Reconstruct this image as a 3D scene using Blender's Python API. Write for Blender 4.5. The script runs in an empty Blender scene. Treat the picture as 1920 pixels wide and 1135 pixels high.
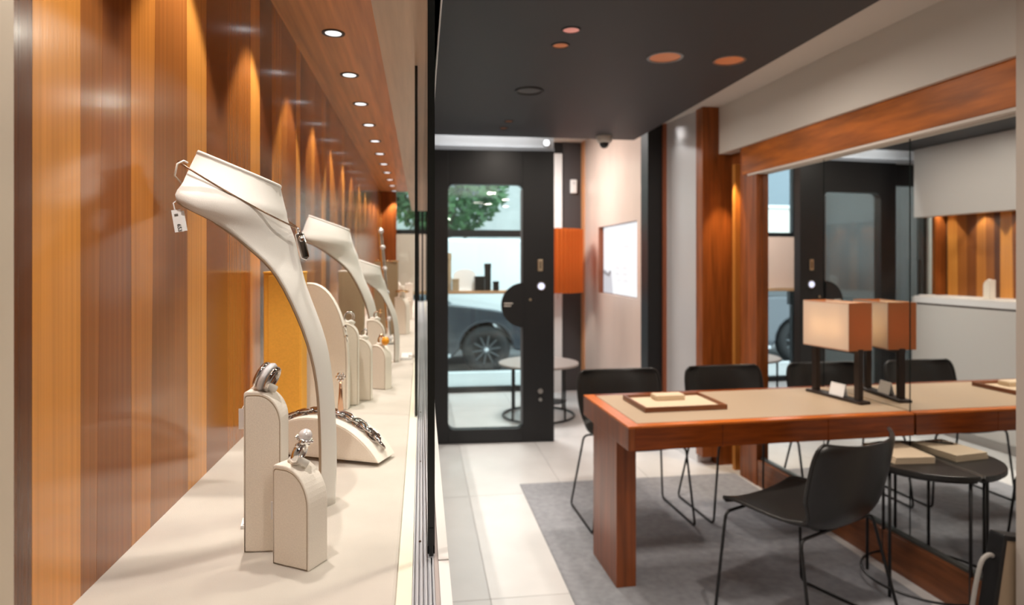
import bpy, bmesh, math, random
from mathutils import Vector, Matrix
random.seed(7)
R = math.radians
S = bpy.context.scene
COL = S.collection

# ---------------------------------------------------------------- camera, sky, sun, exposure
cam_d = bpy.data.cameras.new('camera'); cam = bpy.data.objects.new('camera', cam_d); COL.objects.link(cam)
EYE = 1.434
cam.location = (0, 0, EYE); cam.rotation_euler = (R(90), 0, R(-8.06))
cam_d.lens = 22.5; cam_d.sensor_width = 36; cam_d.shift_y = -77.5/1920
cam_d.clip_start = .02; cam_d.clip_end = 200
cam_d.dof.use_dof = True; cam_d.dof.focus_distance = .74; cam_d.dof.aperture_fstop = 6.0
S.camera = cam

w = bpy.data.worlds.new('sky'); S.world = w; w.use_nodes = True
bg = w.node_tree.nodes['Background']; bg.inputs[0].default_value = (.80, .91, 1.0, 1); bg.inputs[1].default_value = 4.6
sd = bpy.data.lights.new('sun', 'SUN'); sd.energy = 1.3; sd.angle = R(2); sd.color = (1, .96, .9)
so = bpy.data.objects.new('sun', sd); COL.objects.link(so); so.rotation_euler = (R(48), 0, R(-25))

S.view_settings.view_transform = 'Standard'; S.view_settings.look = 'None'
S.view_settings.gamma = 1; S.view_settings.use_curve_mapping = False; S.view_settings.exposure = 0.0

CASE_SPOT_W = 12.0
CEIL_W = 30.0

def lamp_light(name, kind, loc, energy, color=(1, .9, .78), size=.1, rot=(0, 0, 0), spot=80, blend=.4, target=None):
    d = bpy.data.lights.new(name, kind); d.energy = energy; d.color = color
    if kind == 'SPOT': d.spot_size = R(spot); d.spot_blend = blend; d.shadow_soft_size = size
    elif kind == 'AREA': d.shape = 'DISK'; d.size = size
    else: d.shadow_soft_size = size
    o = bpy.data.objects.new(name, d); COL.objects.link(o); o.location = loc; o.rotation_euler = rot
    if target: o.rotation_euler = (Vector(target)-Vector(loc)).to_track_quat('-Z', 'Y').to_euler()
    return o

# ---------------------------------------------------------------- materials
def mat(name, col, rough=.5, metal=0., spec=.5, noise=None, bump=None, coat=0., trans=0., emit=None, sheen=0., objcol=False):
    """noise=(scale vec, amount, detail): brightness variation; bump=(scale, strength)"""
    m = bpy.data.materials.new(name); m.use_nodes = True; nt = m.node_tree; N = nt.nodes; L = nt.links
    b = N['Principled BSDF']
    b.inputs['Base Color'].default_value = (*col, 1); b.inputs['Roughness'].default_value = rough
    b.inputs['Metallic'].default_value = metal; b.inputs['Specular IOR Level'].default_value = spec
    b.inputs['Coat Weight'].default_value = coat; b.inputs['Transmission Weight'].default_value = trans
    b.inputs['Sheen Weight'].default_value = sheen
    if emit: b.inputs['Emission Color'].default_value = (*emit[0], 1); b.inputs['Emission Strength'].default_value = emit[1]
    tc = None
    def coords(sc):
        nonlocal tc
        if tc is None: tc = N.new('ShaderNodeTexCoord')
        mp = N.new('ShaderNodeMapping'); mp.inputs['Scale'].default_value = sc if isinstance(sc, tuple) else (sc,)*3
        L.new(tc.outputs['Object'], mp.inputs[0]); return mp.outputs[0]
    if noise:
        nz = N.new('ShaderNodeTexNoise'); nz.inputs['Scale'].default_value = 1; nz.inputs['Detail'].default_value = noise[2] if len(noise) > 2 else 3
        L.new(coords(noise[0]), nz.inputs['Vector'])
        if objcol:
            oi = N.new('ShaderNodeObjectInfo')
            ad = N.new('ShaderNodeVectorMath'); ad.operation = 'ADD'
            cx = N.new('ShaderNodeCombineXYZ'); mu0 = N.new('ShaderNodeMath'); mu0.operation = 'MULTIPLY'; mu0.inputs[1].default_value = 37
            L.new(oi.outputs['Random'], mu0.inputs[0]); L.new(mu0.outputs[0], cx.inputs[0])
            L.new(coords(noise[0]), ad.inputs[0]); L.new(cx.outputs[0], ad.inputs[1]); L.new(ad.outputs[0], nz.inputs['Vector'])
        rp = N.new('ShaderNodeMapRange'); rp.inputs['From Min'].default_value = .3; rp.inputs['From Max'].default_value = .7
        rp.inputs['To Min'].default_value = 1-noise[1]; rp.inputs['To Max'].default_value = 1+noise[1]
        L.new(nz.outputs['Fac'], rp.inputs['Value'])
        mx = N.new('ShaderNodeVectorMath'); mx.operation = 'SCALE'
        if objcol: L.new(oi.outputs['Color'], mx.inputs[0])
        else: mx.inputs[0].default_value = col
        L.new(rp.outputs[0], mx.inputs['Scale']); L.new(mx.outputs[0], b.inputs['Base Color'])
    if bump:
        n2 = N.new('ShaderNodeTexNoise'); n2.inputs['Scale'].default_value = 1; n2.inputs['Detail'].default_value = 3
        L.new(coords(bump[0]), n2.inputs['Vector'])
        bp = N.new('ShaderNodeBump'); bp.inputs['Strength'].default_value = bump[1]; bp.inputs['Distance'].default_value = .001
        L.new(n2.outputs['Fac'], bp.inputs['Height']); L.new(bp.outputs[0], b.inputs['Normal'])
    return m

def glass_mat(name, tint=(.97, 1, .98), ior=1.45, rough=0.):
    m = bpy.data.materials.new(name); m.use_nodes = True; nt = m.node_tree; N = nt.nodes; L = nt.links
    N.remove(N['Principled BSDF']); out = N['Material Output']
    t = N.new('ShaderNodeBsdfTransparent'); t.inputs[0].default_value = (*tint, 1)
    g = N.new('ShaderNodeBsdfGlossy'); g.inputs['Roughness'].default_value = rough
    f = N.new('ShaderNodeFresnel'); ge = N.new('ShaderNodeNewGeometry'); ir = N.new('ShaderNodeMapRange')
    ir.inputs['To Min'].default_value = ior; ir.inputs['To Max'].default_value = 1/ior; L.new(ge.outputs['Backfacing'], ir.inputs['Value']); L.new(ir.outputs[0], f.inputs[0])
    x = N.new('ShaderNodeMixShader'); L.new(f.outputs[0], x.inputs[0]); L.new(t.outputs[0], x.inputs[1]); L.new(g.outputs[0], x.inputs[2])
    L.new(x.outputs[0], out.inputs[0]); return m

def fabric_shade(name, col, trans=.55, pleat=None):
    m = bpy.data.materials.new(name); m.use_nodes = True; nt = m.node_tree; N = nt.nodes; L = nt.links
    N.remove(N['Principled BSDF']); out = N['Material Output']
    d = N.new('ShaderNodeBsdfDiffuse'); d.inputs[0].default_value = (*col, 1)
    t = N.new('ShaderNodeBsdfTranslucent'); t.inputs[0].default_value = (*col, 1)
    x = N.new('ShaderNodeMixShader'); x.inputs[0].default_value = trans
    L.new(d.outputs[0], x.inputs[1]); L.new(t.outputs[0], x.inputs[2]); L.new(x.outputs[0], out.inputs[0]); return m

M = {}
M['case_wood'] = mat('case_wood', (.4, .17, .05), .20, spec=.5, noise=((170., 170., 1.1), .14, 8), bump=((500., 500., 12.), .06), coat=.30, objcol=True)
M['case_wood'].node_tree.nodes['Principled BSDF'].inputs['Coat Roughness'].default_value = .12
M['soffit_wood'] = mat('soffit_wood', (.62, .27, .095), .35, noise=((60., 2.5, 60.), .22, 4))
M['header_wood'] = mat('header_wood', (.46, .33, .23), .3, noise=((70., 3., 70.), .14, 4))
M['room_wood'] = mat('room_wood', (.235, .062, .012), .32, spec=.35, noise=((40., 40., 2.5), .35, 4))
M['beam_wood'] = mat('beam_wood', (.38, .105, .011), .42, spec=.2, noise=((3., 3., 22.), .40, 4))
M['plinth_wood'] = mat('plinth_wood', (.20, .065, .022), .3, noise=((4., 4., 40.), .30, 4))
M['table_wood'] = mat('table_wood', (.21, .042, .005), .25, noise=((5., 60., 60.), .35, 4))
M['border_lit_wood'] = mat('border_lit_wood', (.60, .15, .022), .25, noise=((5., 60., 60.), .25, 4))  # glossy reflection on the table border put into a lighter wood colour
M['leg_wood'] = mat('leg_wood', (.24, .062, .014), .28, noise=((40., 40., 2.), .4, 4))
M['leather_top'] = mat('leather_top', (.44, .33, .225), .55, bump=(400., .1))
M['tray_lining'] = mat('tray_lining', (.66, .52, .36), .8, bump=(600., .1))
M['suede'] = mat('suede', (.83, .765, .675), .85, sheen=.2, noise=(900., .05), bump=(1500., .35))
M['suede_pad'] = mat('suede_pad', (.81, .735, .63), .85, sheen=.2, noise=(700., .06), bump=(1400., .4))
M['bust_cloth'] = mat('bust_cloth', (.76, .73, .68), .8, sheen=.2, bump=((1800.), .3))
M['bust_edge'] = mat('bust_edge', (.34, .25, .17), .8)
M['seam'] = mat('seam', (.42, .33, .235), .9)
M['tan_suede'] = mat('tan_suede', (.36, .27, .165), .85, noise=(500., .06))
M['deck_linen'] = mat('deck_linen', (.53, .485, .43), .8, noise=(14., .05), bump=((900., 900., 900.), .3))
M['yellow_cloth'] = mat('yellow_cloth', (.82, .40, .05), .8, noise=((300., 300., 300.), .05))
M['paper'] = mat('paper', (.82, .82, .82), .6)
M['paper_cream'] = mat('paper_cream', (.70, .56, .40), .7)
M['ink'] = mat('ink', (.02, .02, .02), .6)
M['silver'] = mat('silver', (.82, .81, .80), .07, 1.)
M['dark_silver'] = mat('dark_silver', (.50, .46, .43), .06, 1.)
M['diamond'] = mat('diamond', (.82, .82, .84), .25, .6, bump=(1600., 1.))
M['gold'] = mat('gold', (.80, .52, .28), .18, 1.)
M['brown_gold'] = mat('brown_gold', (.40, .28, .20), .22, 1.)
M['rose_gold'] = mat('rose_gold', (.62, .40, .27), .22, 1.)
M['amber'] = mat('amber', (.25, .06, .012), .15, coat=1.)
M['pearl'] = mat('pearl', (.80, .77, .77), .18, .25, coat=.6)
M['orange_stone'] = mat('orange_stone', (.85, .34, .02), .35)
M['white_clip'] = mat('white_clip', (.86, .82, .75), .75)
M['alu'] = mat('alu', (.62, .63, .66), .35, .25)
M['strut_grey'] = mat('strut_grey', (.40, .375, .35), .45)
M['alu_white'] = mat('alu_white', (.80, .80, .80), .4)
M['sill_white'] = mat('sill_white', (.78, .75, .73), .3)
M['sill_taupe'] = mat('sill_taupe', (.42, .36, .34), .4)
M['cream_strip'] = mat('cream_strip', (.80, .76, .62), .45)
M['black_seal'] = mat('black_seal', (.006, .008, .007), .25)
M['lacquer'] = mat('lacquer', (.56, .545, .525), .4)
M['lacquer_top'] = mat('lacquer_top', (.74, .74, .75), .3)
M['black_metal'] = mat('black_metal', (.010, .010, .011), .38, spec=.4)
M['door_black'] = mat('door_black', (.011, .011, .012), .42, spec=.4)
M['steel'] = mat('steel', (.55, .53, .50), .3, 1.)
M['brass_dull'] = mat('brass_dull', (.55, .45, .32), .35, 1.)
M['black_leather'] = mat('black_leather', (.013, .012, .011), .34, spec=.5, bump=(300., .12))
M['bronze'] = mat('bronze', (.035, .024, .020), .4, .4)
M['carpet'] = mat('carpet', (.295, .30, .325), .95, noise=((28., 28., 28.), .13, 6), bump=(500., .6))
M['tile'] = mat('tile', (.56, .53, .51), .24, noise=((4., 4., 4.), .04), objcol=True)
M['grout'] = mat('grout', (.42, .40, .385), .7)
M['ceil_dark'] = mat('ceil_dark', (.040, .040, .044), .6)
M['white_paint'] = mat('white_paint', (.66, .61, .56), .75)
M['bulkhead'] = mat('bulkhead', (.60, .565, .52), .75)
M['pilaster'] = mat('pilaster', (.52, .455, .40), .8)
M['beige_post'] = mat('beige_post', (.56, .48, .38), .8)
M['dark_brown'] = mat('dark_brown', (.06, .025, .012), .4)
M['mirror'] = mat('mirror', (.83, .85, .84), .015, 1.)
M['mirror_edge'] = mat('mirror_edge', (.12, .14, .14), .3, .5)
M['pink_panel'] = mat('pink_panel', (.66, .50, .42), .22, noise=((3., 3., 1.2), .06, 2))
M['pale_panel'] = mat('pale_panel', (.46, .44, .44), .25)
M['niche_brown'] = mat('niche_brown', (.30, .09, .04), .45)
M['screen'] = mat('screen', (.1, .1, .1), .3, emit=((.93, .97, 1.0), .95))
M['screen_grey'] = mat('screen_grey', (.1, .1, .1), .3, emit=((.60, .63, .68), .9))
M['screen_dark'] = mat('screen_dark', (.05, .05, .05), .3, emit=((.28, .29, .31), .9))
M['screen_faint'] = mat('screen_faint', (.1, .1, .1), .3, emit=((.84, .88, .90), .92))
M['led_blue'] = mat('led_blue', (.1, .1, .1), .3, emit=((.74, .76, 1.0), 1.5))
M['lens_white'] = mat('lens_white', (.8, .8, .8), .3, emit=((.95, .97, 1.0), 1.6))
M['copper_cup'] = mat('copper_cup', (.62, .22, .09), .35, .6)
M['copper_lit'] = mat('copper_lit', (.75, .32, .25), .3, .3, emit=((1.0, .42, .36), .35))
M['copper_warm'] = mat('copper_warm', (.62, .22, .09), .35, .3, emit=((.75, .27, .12), .16))
M['ring_steel'] = mat('ring_steel', (.30, .30, .31), .3, .8)
M['dark_ring'] = mat('dark_ring', (.03, .028, .027), .5)
M['grille'] = mat('grille', (.10, .10, .105), .6)
M['orange_shade'] = fabric_shade('orange_shade', (.58, .14, .03), .4)
M['cream_shade'] = fabric_shade('cream_shade', (.78, .68, .58), .42)
M['terracotta_shade'] = fabric_shade('terracotta_shade', (.55, .22, .095), .30)
M['bulb'] = mat('bulb', (1, .9, .7), .4, emit=((1, .76, .42), 14.))
M['glass'] = glass_mat('glass')
M['street_glass'] = glass_mat('street_glass', (.93, .98, .97))
M['acrylic'] = glass_mat('acrylic', (.93, .95, .95), 1.5)
M['cream_dome'] = mat('cream_dome', (.55, .50, .44), .5)
M['plastic_black'] = mat('plastic_black', (.01, .01, .01), .2)
M['white_plastic'] = mat('white_plastic', (.8, .8, .8), .5)
M['shelf_wood'] = mat('shelf_wood', (.42, .25, .13), .5, noise=((3., 40., 40.), .2, 3))
M['pave'] = mat('pave', (.33, .325, .32), .8, noise=((2., 2., 2.), .06))
M['road'] = mat('road', (.13, .13, .135), .85, noise=((6., 6., 6.), .1))
M['car_paint'] = mat('car_paint', (.035, .041, .052), .25, .2, coat=1.)
M['car_glass'] = mat('car_glass', (.02, .025, .03), .05, spec=.8)
M['van_white'] = mat('van_white', (.55, .56, .57), .35)
M['tyre'] = mat('tyre', (.010, .010, .011), .8)
M['rim'] = mat('rim', (.16, .165, .175), .35, .7)
M['stone_wall'] = mat('stone_wall', (.50, .51, .51), .85, noise=((1.5, 1.5, 1.5), .08))
M['win_dark'] = mat('win_dark', (.16, .2, .23), .15)
M['leaf'] = mat('leaf', (.06, .125, .05), .6, noise=((1.6, 1.6, 1.6), .5, 2))
M['bark'] = mat('bark', (.10, .08, .06), .9)
M['leaf'].node_tree.nodes['Principled BSDF'].inputs['Subsurface Weight'].default_value = .0

# ---------------------------------------------------------------- mesh helper
class MB:
    def __init__(s): s.v = []; s.f = []
    def add(s, vs, fs):
        n = len(s.v); s.v += [tuple(p) for p in vs]; s.f += [tuple(i+n for i in f) for f in fs]; return s
    def box(s, x0, x1, y0, y1, z0, z1):
        return s.add([(x0,y0,z0),(x1,y0,z0),(x1,y1,z0),(x0,y1,z0),(x0,y0,z1),(x1,y0,z1),(x1,y1,z1),(x0,y1,z1)],
                     [(3,2,1,0),(4,5,6,7),(0,1,5,4),(1,2,6,5),(2,3,7,6),(3,0,4,7)])
    def hexa(s, pts): return s.add(pts, [(3,2,1,0),(4,5,6,7),(0,1,5,4),(1,2,6,5),(2,3,7,6),(3,0,4,7)])
    def prism(s, poly, axis, a, b):
        """poly in the plane normal to axis (y: (x,z), x: (y,z), z: (x,y)), extruded from a to b"""
        def P(p, t): return (p[0], t, p[1]) if axis == 'y' else ((t, p[0], p[1]) if axis == 'x' else (p[0], p[1], t))
        n = len(poly)
        return s.add([P(p, a) for p in poly]+[P(p, b) for p in poly],
                     [tuple(range(n)), tuple(range(2*n-1, n-1, -1))]+[(i, i+n, (i+1) % n+n, (i+1) % n) for i in range(n)])
    def tube(s, path, r, n=8, closed=False, r1=None):
        P = [Vector(p) for p in path]; m = len(P); vs = []; fs = []; up = None
        for i in range(m):
            t = (P[(i+1) % m]-P[i-1]) if closed else (P[min(i+1, m-1)]-P[max(i-1, 0)])
            t.normalize()
            if up is None:
                up = Vector((0, 0, 1)) if abs(t.z) < .9 else Vector((1, 0, 0))
            a = up-t*up.dot(t)
            if a.length < 1e-5: a = t.orthogonal()
            a.normalize(); b = t.cross(a); up = a
            rr = r if r1 is None else r+(r1-r)*i/(m-1)
            for k in range(n):
                q = 2*math.pi*k/n; vs.append(P[i]+a*math.cos(q)*rr+b*math.sin(q)*rr)
        for i in range(m if closed else m-1):
            for k in range(n):
                j = (i+1) % m; fs.append((i*n+k, i*n+(k+1) % n, j*n+(k+1) % n, j*n+k))
        if not closed: fs += [tuple(range(n-1, -1, -1)), tuple((m-1)*n+k for k in range(n))]
        return s.add(vs, fs)
    def lathe(s, prof, c=(0, 0, 0), n=24, mtx=None):
        vs = []; fs = []
        for (r, z) in prof:
            for k in range(n):
                q = 2*math.pi*k/n; p = Vector((r*math.cos(q), r*math.sin(q), z))
                if mtx: p = mtx @ p
                vs.append(p+Vector(c))
        for i in range(len(prof)-1):
            for k in range(n): fs.append((i*n+k, i*n+(k+1) % n, (i+1)*n+(k+1) % n, (i+1)*n+k))
        fs += [tuple(range(n-1, -1, -1)), tuple((len(prof)-1)*n+k for k in range(n))]
        return s.add(vs, fs)
    def ball(s, c, r, n=12, sc=(1, 1, 1)):
        prof = [(max(1e-5, math.sin(math.pi*i/n))*r, -math.cos(math.pi*i/n)*r) for i in range(n+1)]
        b = MB().lathe(prof, n=n*2); return s.add([(c[0]+p[0]*sc[0], c[1]+p[1]*sc[1], c[2]+p[2]*sc[2]) for p in b.v], b.f)
    def xf(s, m): s.v = [tuple(m @ Vector(p)) for p in s.v]; return s
    def mesh(s, name):
        me = bpy.data.meshes.new(name); me.from_pydata(s.v, [], s.f); me.validate()
        bm = bmesh.new(); bm.from_mesh(me); bmesh.ops.recalc_face_normals(bm, faces=bm.faces); bm.to_mesh(me); bm.free(); me.update(); return me
    def build(s, name, m, parent=None, smooth=False, bevel=0., seg=2, solid=0., sub=0):
        me = s.mesh(name)
        if m: me.materials.append(m)
        return link(name, me, parent, smooth, bevel, seg, solid, sub)
def link(name, me, parent=None, smooth=False, bevel=0., seg=2, solid=0., sub=0):
    o = bpy.data.objects.new(name, me); COL.objects.link(o)
    if parent: o.parent = parent
    if smooth:
        for p in me.polygons: p.use_smooth = True
    if solid: d = o.modifiers.new('solid', 'SOLIDIFY'); d.thickness = solid; d.offset = 0
    if bevel: d = o.modifiers.new('edge', 'BEVEL'); d.width = bevel; d.segments = seg; d.limit_method = 'ANGLE'; d.angle_limit = R(40)
    if sub: d = o.modifiers.new('sub', 'SUBSURF'); d.levels = sub; d.render_levels = sub
    return o
def box(name, x0, x1, y0, y1, z0, z1, m, parent=None, bevel=0., seg=2):
    return MB().box(x0, x1, y0, y1, z0, z1).build(name, m, parent, bevel=bevel, seg=seg)
def tag(o, label, cat=None, group=None, kind=None):
    o['label'] = label
    if cat: o['category'] = cat
    if group: o['group'] = group
    if kind: o['kind'] = kind
    return o
def thing(name, label, cat, loc=(0, 0, 0), rz=0., group=None, kind=None):
    o = bpy.data.objects.new(name, None); COL.objects.link(o); o.location = loc; o.rotation_euler = (0, 0, rz); o.empty_display_size = .05
    return tag(o, label, cat, group, kind)
def struct(o, label): o['kind'] = 'structure'; o['label'] = label; return o
def dup(root, loc=None, rz=None, label=None, scale=None):
    r = root.copy(); COL.objects.link(r)
    if loc is not None: r.location = loc
    if rz is not None: r.rotation_euler = (0, 0, rz)
    if label: r['label'] = label
    if scale: r.scale = (scale,)*3
    for ch in list(root.children):
        c = ch.copy(); COL.objects.link(c); c.parent = r
        for g in list(ch.children):
            d = g.copy(); COL.objects.link(d); d.parent = c
    return r
def rotm(rx=0, ry=0, rz=0, loc=(0, 0, 0)):
    return Matrix.Translation(loc) @ Matrix.Rotation(R(rz), 4, 'Z') @ Matrix.Rotation(R(ry), 4, 'Y') @ Matrix.Rotation(R(rx), 4, 'X')
ORD = ['first', 'second', 'third', 'fourth', 'fifth', 'sixth', 'seventh', 'eighth', 'ninth', 'tenth', 'eleventh', 'twelfth', 'thirteenth', 'fourteenth', 'fifteenth']

# mirror wall frame: a runs along the wall away from the camera, b out into the room
MO = Vector((2.2, 2.63, 0)); MD = Vector((-.0342, 1, 0)).normalized(); MN = Vector((-1, -.0342, 0)).normalized()
def mw(a, b, z): p = MO+MD*a+MN*b; return (p.x, p.y, z)
def mbox(name, a0, a1, b0, b1, z0, z1, m, parent=None, bevel=0.):
    return MB().hexa([mw(a0,b0,z0), mw(a1,b0,z0), mw(a1,b1,z0), mw(a0,b1,z0), mw(a0,b0,z1), mw(a1,b0,z1), mw(a1,b1,z1), mw(a0,b1,z1)]).build(name, m, parent, bevel=bevel)

# ================================================================ ROOM SHELL
fl = struct(box('floor', -1.2, 3.0, -2.2, 7.1, -.08, -.006, M['grout']), 'pale stone tiled shop floor')
xs = [-.91, -.31, .29, .89, 1.49, 2.09, 2.69]; ys = [-2.1, -.9, .3, 1.5, 2.7, 3.9, 5.1, 6.3, 7.05]
tile_cache = {}
for i in range(len(xs)-1):
    for j in range(len(ys)-1):
        wx, wy = xs[i+1]-xs[i]-.003, ys[j+1]-ys[j]-.003
        k = (round(wx, 3), round(wy, 3))
        if k not in tile_cache:
            tile_cache[k] = MB().box(-wx/2, wx/2, -wy/2, wy/2, -.006, 0).mesh('tile'); tile_cache[k].materials.append(M['tile'])
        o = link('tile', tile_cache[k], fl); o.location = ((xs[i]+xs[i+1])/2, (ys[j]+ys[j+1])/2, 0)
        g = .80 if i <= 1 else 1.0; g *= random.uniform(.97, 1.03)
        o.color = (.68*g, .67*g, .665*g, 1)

struct(box('ceiling', -.36, 1.68, -2.2, 4.92, 2.40, 2.52, M['ceil_dark']), 'matt charcoal dropped ceiling over the sales room')
struct(box('ceiling_recess', 1.68, 2.5, -2.2, 4.92, 2.515, 2.60, M['white_paint']), 'white raised ceiling strip beside the dark ceiling')
struct(box('ceiling_entrance', -.6, 2.5, 4.92, 7.2, 2.75, 2.9, M['white_paint']), 'high white ceiling over the entrance')
struct(box('roof', -1.4, 3.2, -2.4, 7.25, 2.92, 3.1, M['stone_wall']), 'unseen slab added above the shop to block the sun')  # unseen slab added so the sun does not leak indoors
struct(box('wall_back', -1.2, 2.6, -2.3, -2.2, -.08, 2.95, M['white_paint']), 'plain wall behind the camera')
struct(box('wall_side', -.60, -.36, -2.2, 7.1, -.08, 2.95, M['lacquer']), 'long party wall behind the showcase')
struct(box('wall_front', 1.55, 1.78, 6.93, 7.1, 0, 2.95, mat('facade_dark', (.055, .05, .052), .5)), 'dark grey facade column next to the shop window')
struct(box('wall_upper', -.6, 1.55, 6.95, 7.1, 2.62, 2.95, M['door_black']), 'dark band of facade above the shop window')

# right-hand wall, built along the mirror line
struct(mbox('wall_right', -4.9, 1.72, -.16, -.02, 0, 2.95, M['room_wood']), 'wall carrying the mirror')
struct(mbox('baseboard_right', -.62, 1.30, -.02, .035, 0, .165, M['plinth_wood'], bevel=.002), 'brown wooden plinth running under the mirror')
struct(mbox('trim_mirror_sill', -.62, 1.22, -.02, .012, .165, .178, M['mirror_edge']), 'narrow dark channel holding the foot of the mirror')
struct(mbox('trim_beam', -.62, 1.36, -.02, .05, 2.005, 2.19, M['beam_wood'], bevel=.002), 'reddish brown wooden beam above the mirror')
struct(mbox('trim_beam_highlight', -.62, 1.30, .0, .045, 1.992, 2.005, M['white_paint']), 'thin pale painted highlight along the lower edge of the wooden beam')  # bright highlight under the beam painted as a pale strip
struct(mbox('wall_bulkhead', -4.5, 1.72, -.02, .075, 2.185, 2.516, M['bulkhead'], bevel=.003), 'off white bulkhead above the wooden beam')
struct(box('trim_pilaster', 2.10, 2.36, 1.2, 2.008, 0, 2.516, M['pilaster']), 'taupe pilaster where the mirror ends')
mir = thing('wall_mirror', 'large wall mirror in tall panes above the brown wooden plinth', 'mirror', mw(0, 0, 0))
ae = [-.62, .0, .60, 1.20]
for k in range(3):
    o = mbox('mirror_pane', ae[k]+.004, ae[k+1]-.004, -.02, -.002, .178, 1.992, M['mirror'], bevel=0)
    o.parent = mir; o.matrix_parent_inverse = Matrix.Translation(mir.location).inverted()
o = mbox('backing', -.62, 1.20, -.0205, -.0195, .178, 1.992, M['mirror_edge']); o.parent = mir; o.matrix_parent_inverse = Matrix.Translation(mir.location).inverted()
# wooden frame at the far end of the mirror, recess and jamb
struct(mbox('trim_mirror_frame', 1.20, 1.40, -.02, .04, 0, 2.19, M['room_wood'], bevel=.002), 'wide reddish brown upright at the far end of the mirror')
struct(mbox('trim_recess', 1.40, 1.62, -.10, -.02, 0, 2.5, M['room_wood']), 'shadowed wooden recess beside the mirror upright')
struct(mbox('trim_lit_corner', 1.50, 1.535, -.02, .02, .0, 2.1, mat('lit_corner_wood', (.62, .27, .06), .3, .3)), 'slim golden upright strip standing in for the lit corner of the wooden recess')  # glow on the recess corner put into a golden strip
struct(mbox('trim_jamb', 1.62, 1.72, .075, .20, .06, 2.516, M['room_wood'], bevel=.002), 'reddish brown jamb facing the room')
struct(mbox('wall_pier', 1.62, 2.20, -.16, .075, 0, 2.75, M['room_wood']), 'wooden pier behind the jamb')
# pale panel and the black post, then the pinkish wall with the lit niche
struct(MB().hexa([(1.955,4.36,.09),(1.905,4.80,.09),(2.05,4.80,.09),(2.05,4.36,.09),(1.955,4.36,2.75),(1.905,4.80,2.75),(2.05,4.80,2.75),(2.05,4.36,2.75)]).build('wall_panel', M['pale_panel']), 'pale grey glossy wall panel beside the wooden jamb')
struct(MB().hexa([(1.945,4.33,0),(1.895,4.80,0),(2.05,4.80,0),(2.05,4.33,0),(1.945,4.33,.09),(1.895,4.80,.09),(2.05,4.80,.09),(2.05,4.33,.09)]).build('baseboard_panel', M['lacquer_top']), 'pale skirting under the grey wall panel')
struct(box('trim_edge', 1.885, 1.915, 4.80, 4.84, 0, 2.75, M['niche_brown']), 'thin brown edge beside the black post')
struct(box('trim_post', 1.765, 1.885, 4.84, 5.0, 0, 2.75, M['door_black']), 'tall black metal post at the end of the pink wall')
wp = thing('wall_pink', 'glossy pinkish beige lacquered wall by the entrance', None, (0, 0, 0), kind='structure')
for (a, b, c, d) in ((5.0, 5.09, 0, 2.75), (6.26, 6.93, 0, 2.75), (5.09, 6.26, 0, 1.118), (5.09, 6.26, 1.775, 2.75)):
    box('panel', 1.765, 1.90, a, b, c, d, M['pink_panel'], wp)
box('niche_lining', 1.832, 1.90, 5.09, 6.26, 1.118, 1.775, M['niche_brown'], wp); box('niche_side', 1.7655, 1.832, 6.24, 6.26, 1.118, 1.775, M['niche_brown'], wp)
sc = thing('display_screen', 'bright white display screen recessed in the pink wall', 'screen', (1.832, 5.66, 1.447))
box('bezel', -.022, 0, -.58, .58, -.325, .325, M['niche_brown'], sc)
box('lit_face', -.024, -.022, -.575, .56, -.322, .322, M['screen'], sc)
MB().prism([(.24, -.322), (.56, -.322), (.56, -.11), (.50, -.09), (.40, -.12), (.30, -.10)], 'x', -.0255, -.024).build('grey_picture', M['screen_grey'], sc)
MB().prism([(.56, -.10), (.56, -.135), (.36, -.165), (.30, -.12), (.34, -.10), (.40, -.135)], 'x', -.0265, -.0255).build('dark_picture', M['screen_dark'], sc)
for (y, z, ww) in ((.10, -.075, .12), (-.12, -.075, .12), (.10, -.13, .12), (-.12, -.13, .12), (.06, -.19, .10), (-.14, -.19, .12), (-.16, .12, .16)):
    box('text_line', -.0255, -.024, y-ww/2, y+ww/2, z-.012, z+.012, M['screen_faint'], sc)

struct(box('trim_edge_orange', 1.756, 1.7648, 6.80, 6.929, 0, 2.75, mat('edge_orange', (.66, .30, .13), .4)), 'orange wooden edge of the pink wall beside the facade column')
# ================================================================ SHOP WINDOW (facade)
win = thing('window_1', 'shop window onto the street behind the entrance', None, (0, 7.0, 0), kind='structure')
for (x0, x1) in ((-.36, -.31), (.15, .20), (1.27, 1.33), (1.53, 1.55)):
    box('mullion', x0, x1, -.03, .03, 0, 2.62, M['black_metal'], win)
for (z0, z1) in ((0, .06), (1.70, 1.775), (2.56, 2.62)):
    box('transom', -.36, 1.55, -.031, .031, z0, z1, M['black_metal'], win)
for (x0, x1) in ((-.31, .15), (.20, 1.27), (1.33, 1.53)):
    box('pane', x0, x1, -.006, .006, .06, 1.70, M['street_glass'], win); box('pane', x0, x1, -.006, .006, 1.775, 2.56, M['street_glass'], win)
struct(box('trim_jamb_white', 1.42, 1.535, 6.90, 6.965, 0, 2.62, M['alu_white']), 'white upright of the shop window beside the dark facade column')
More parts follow.
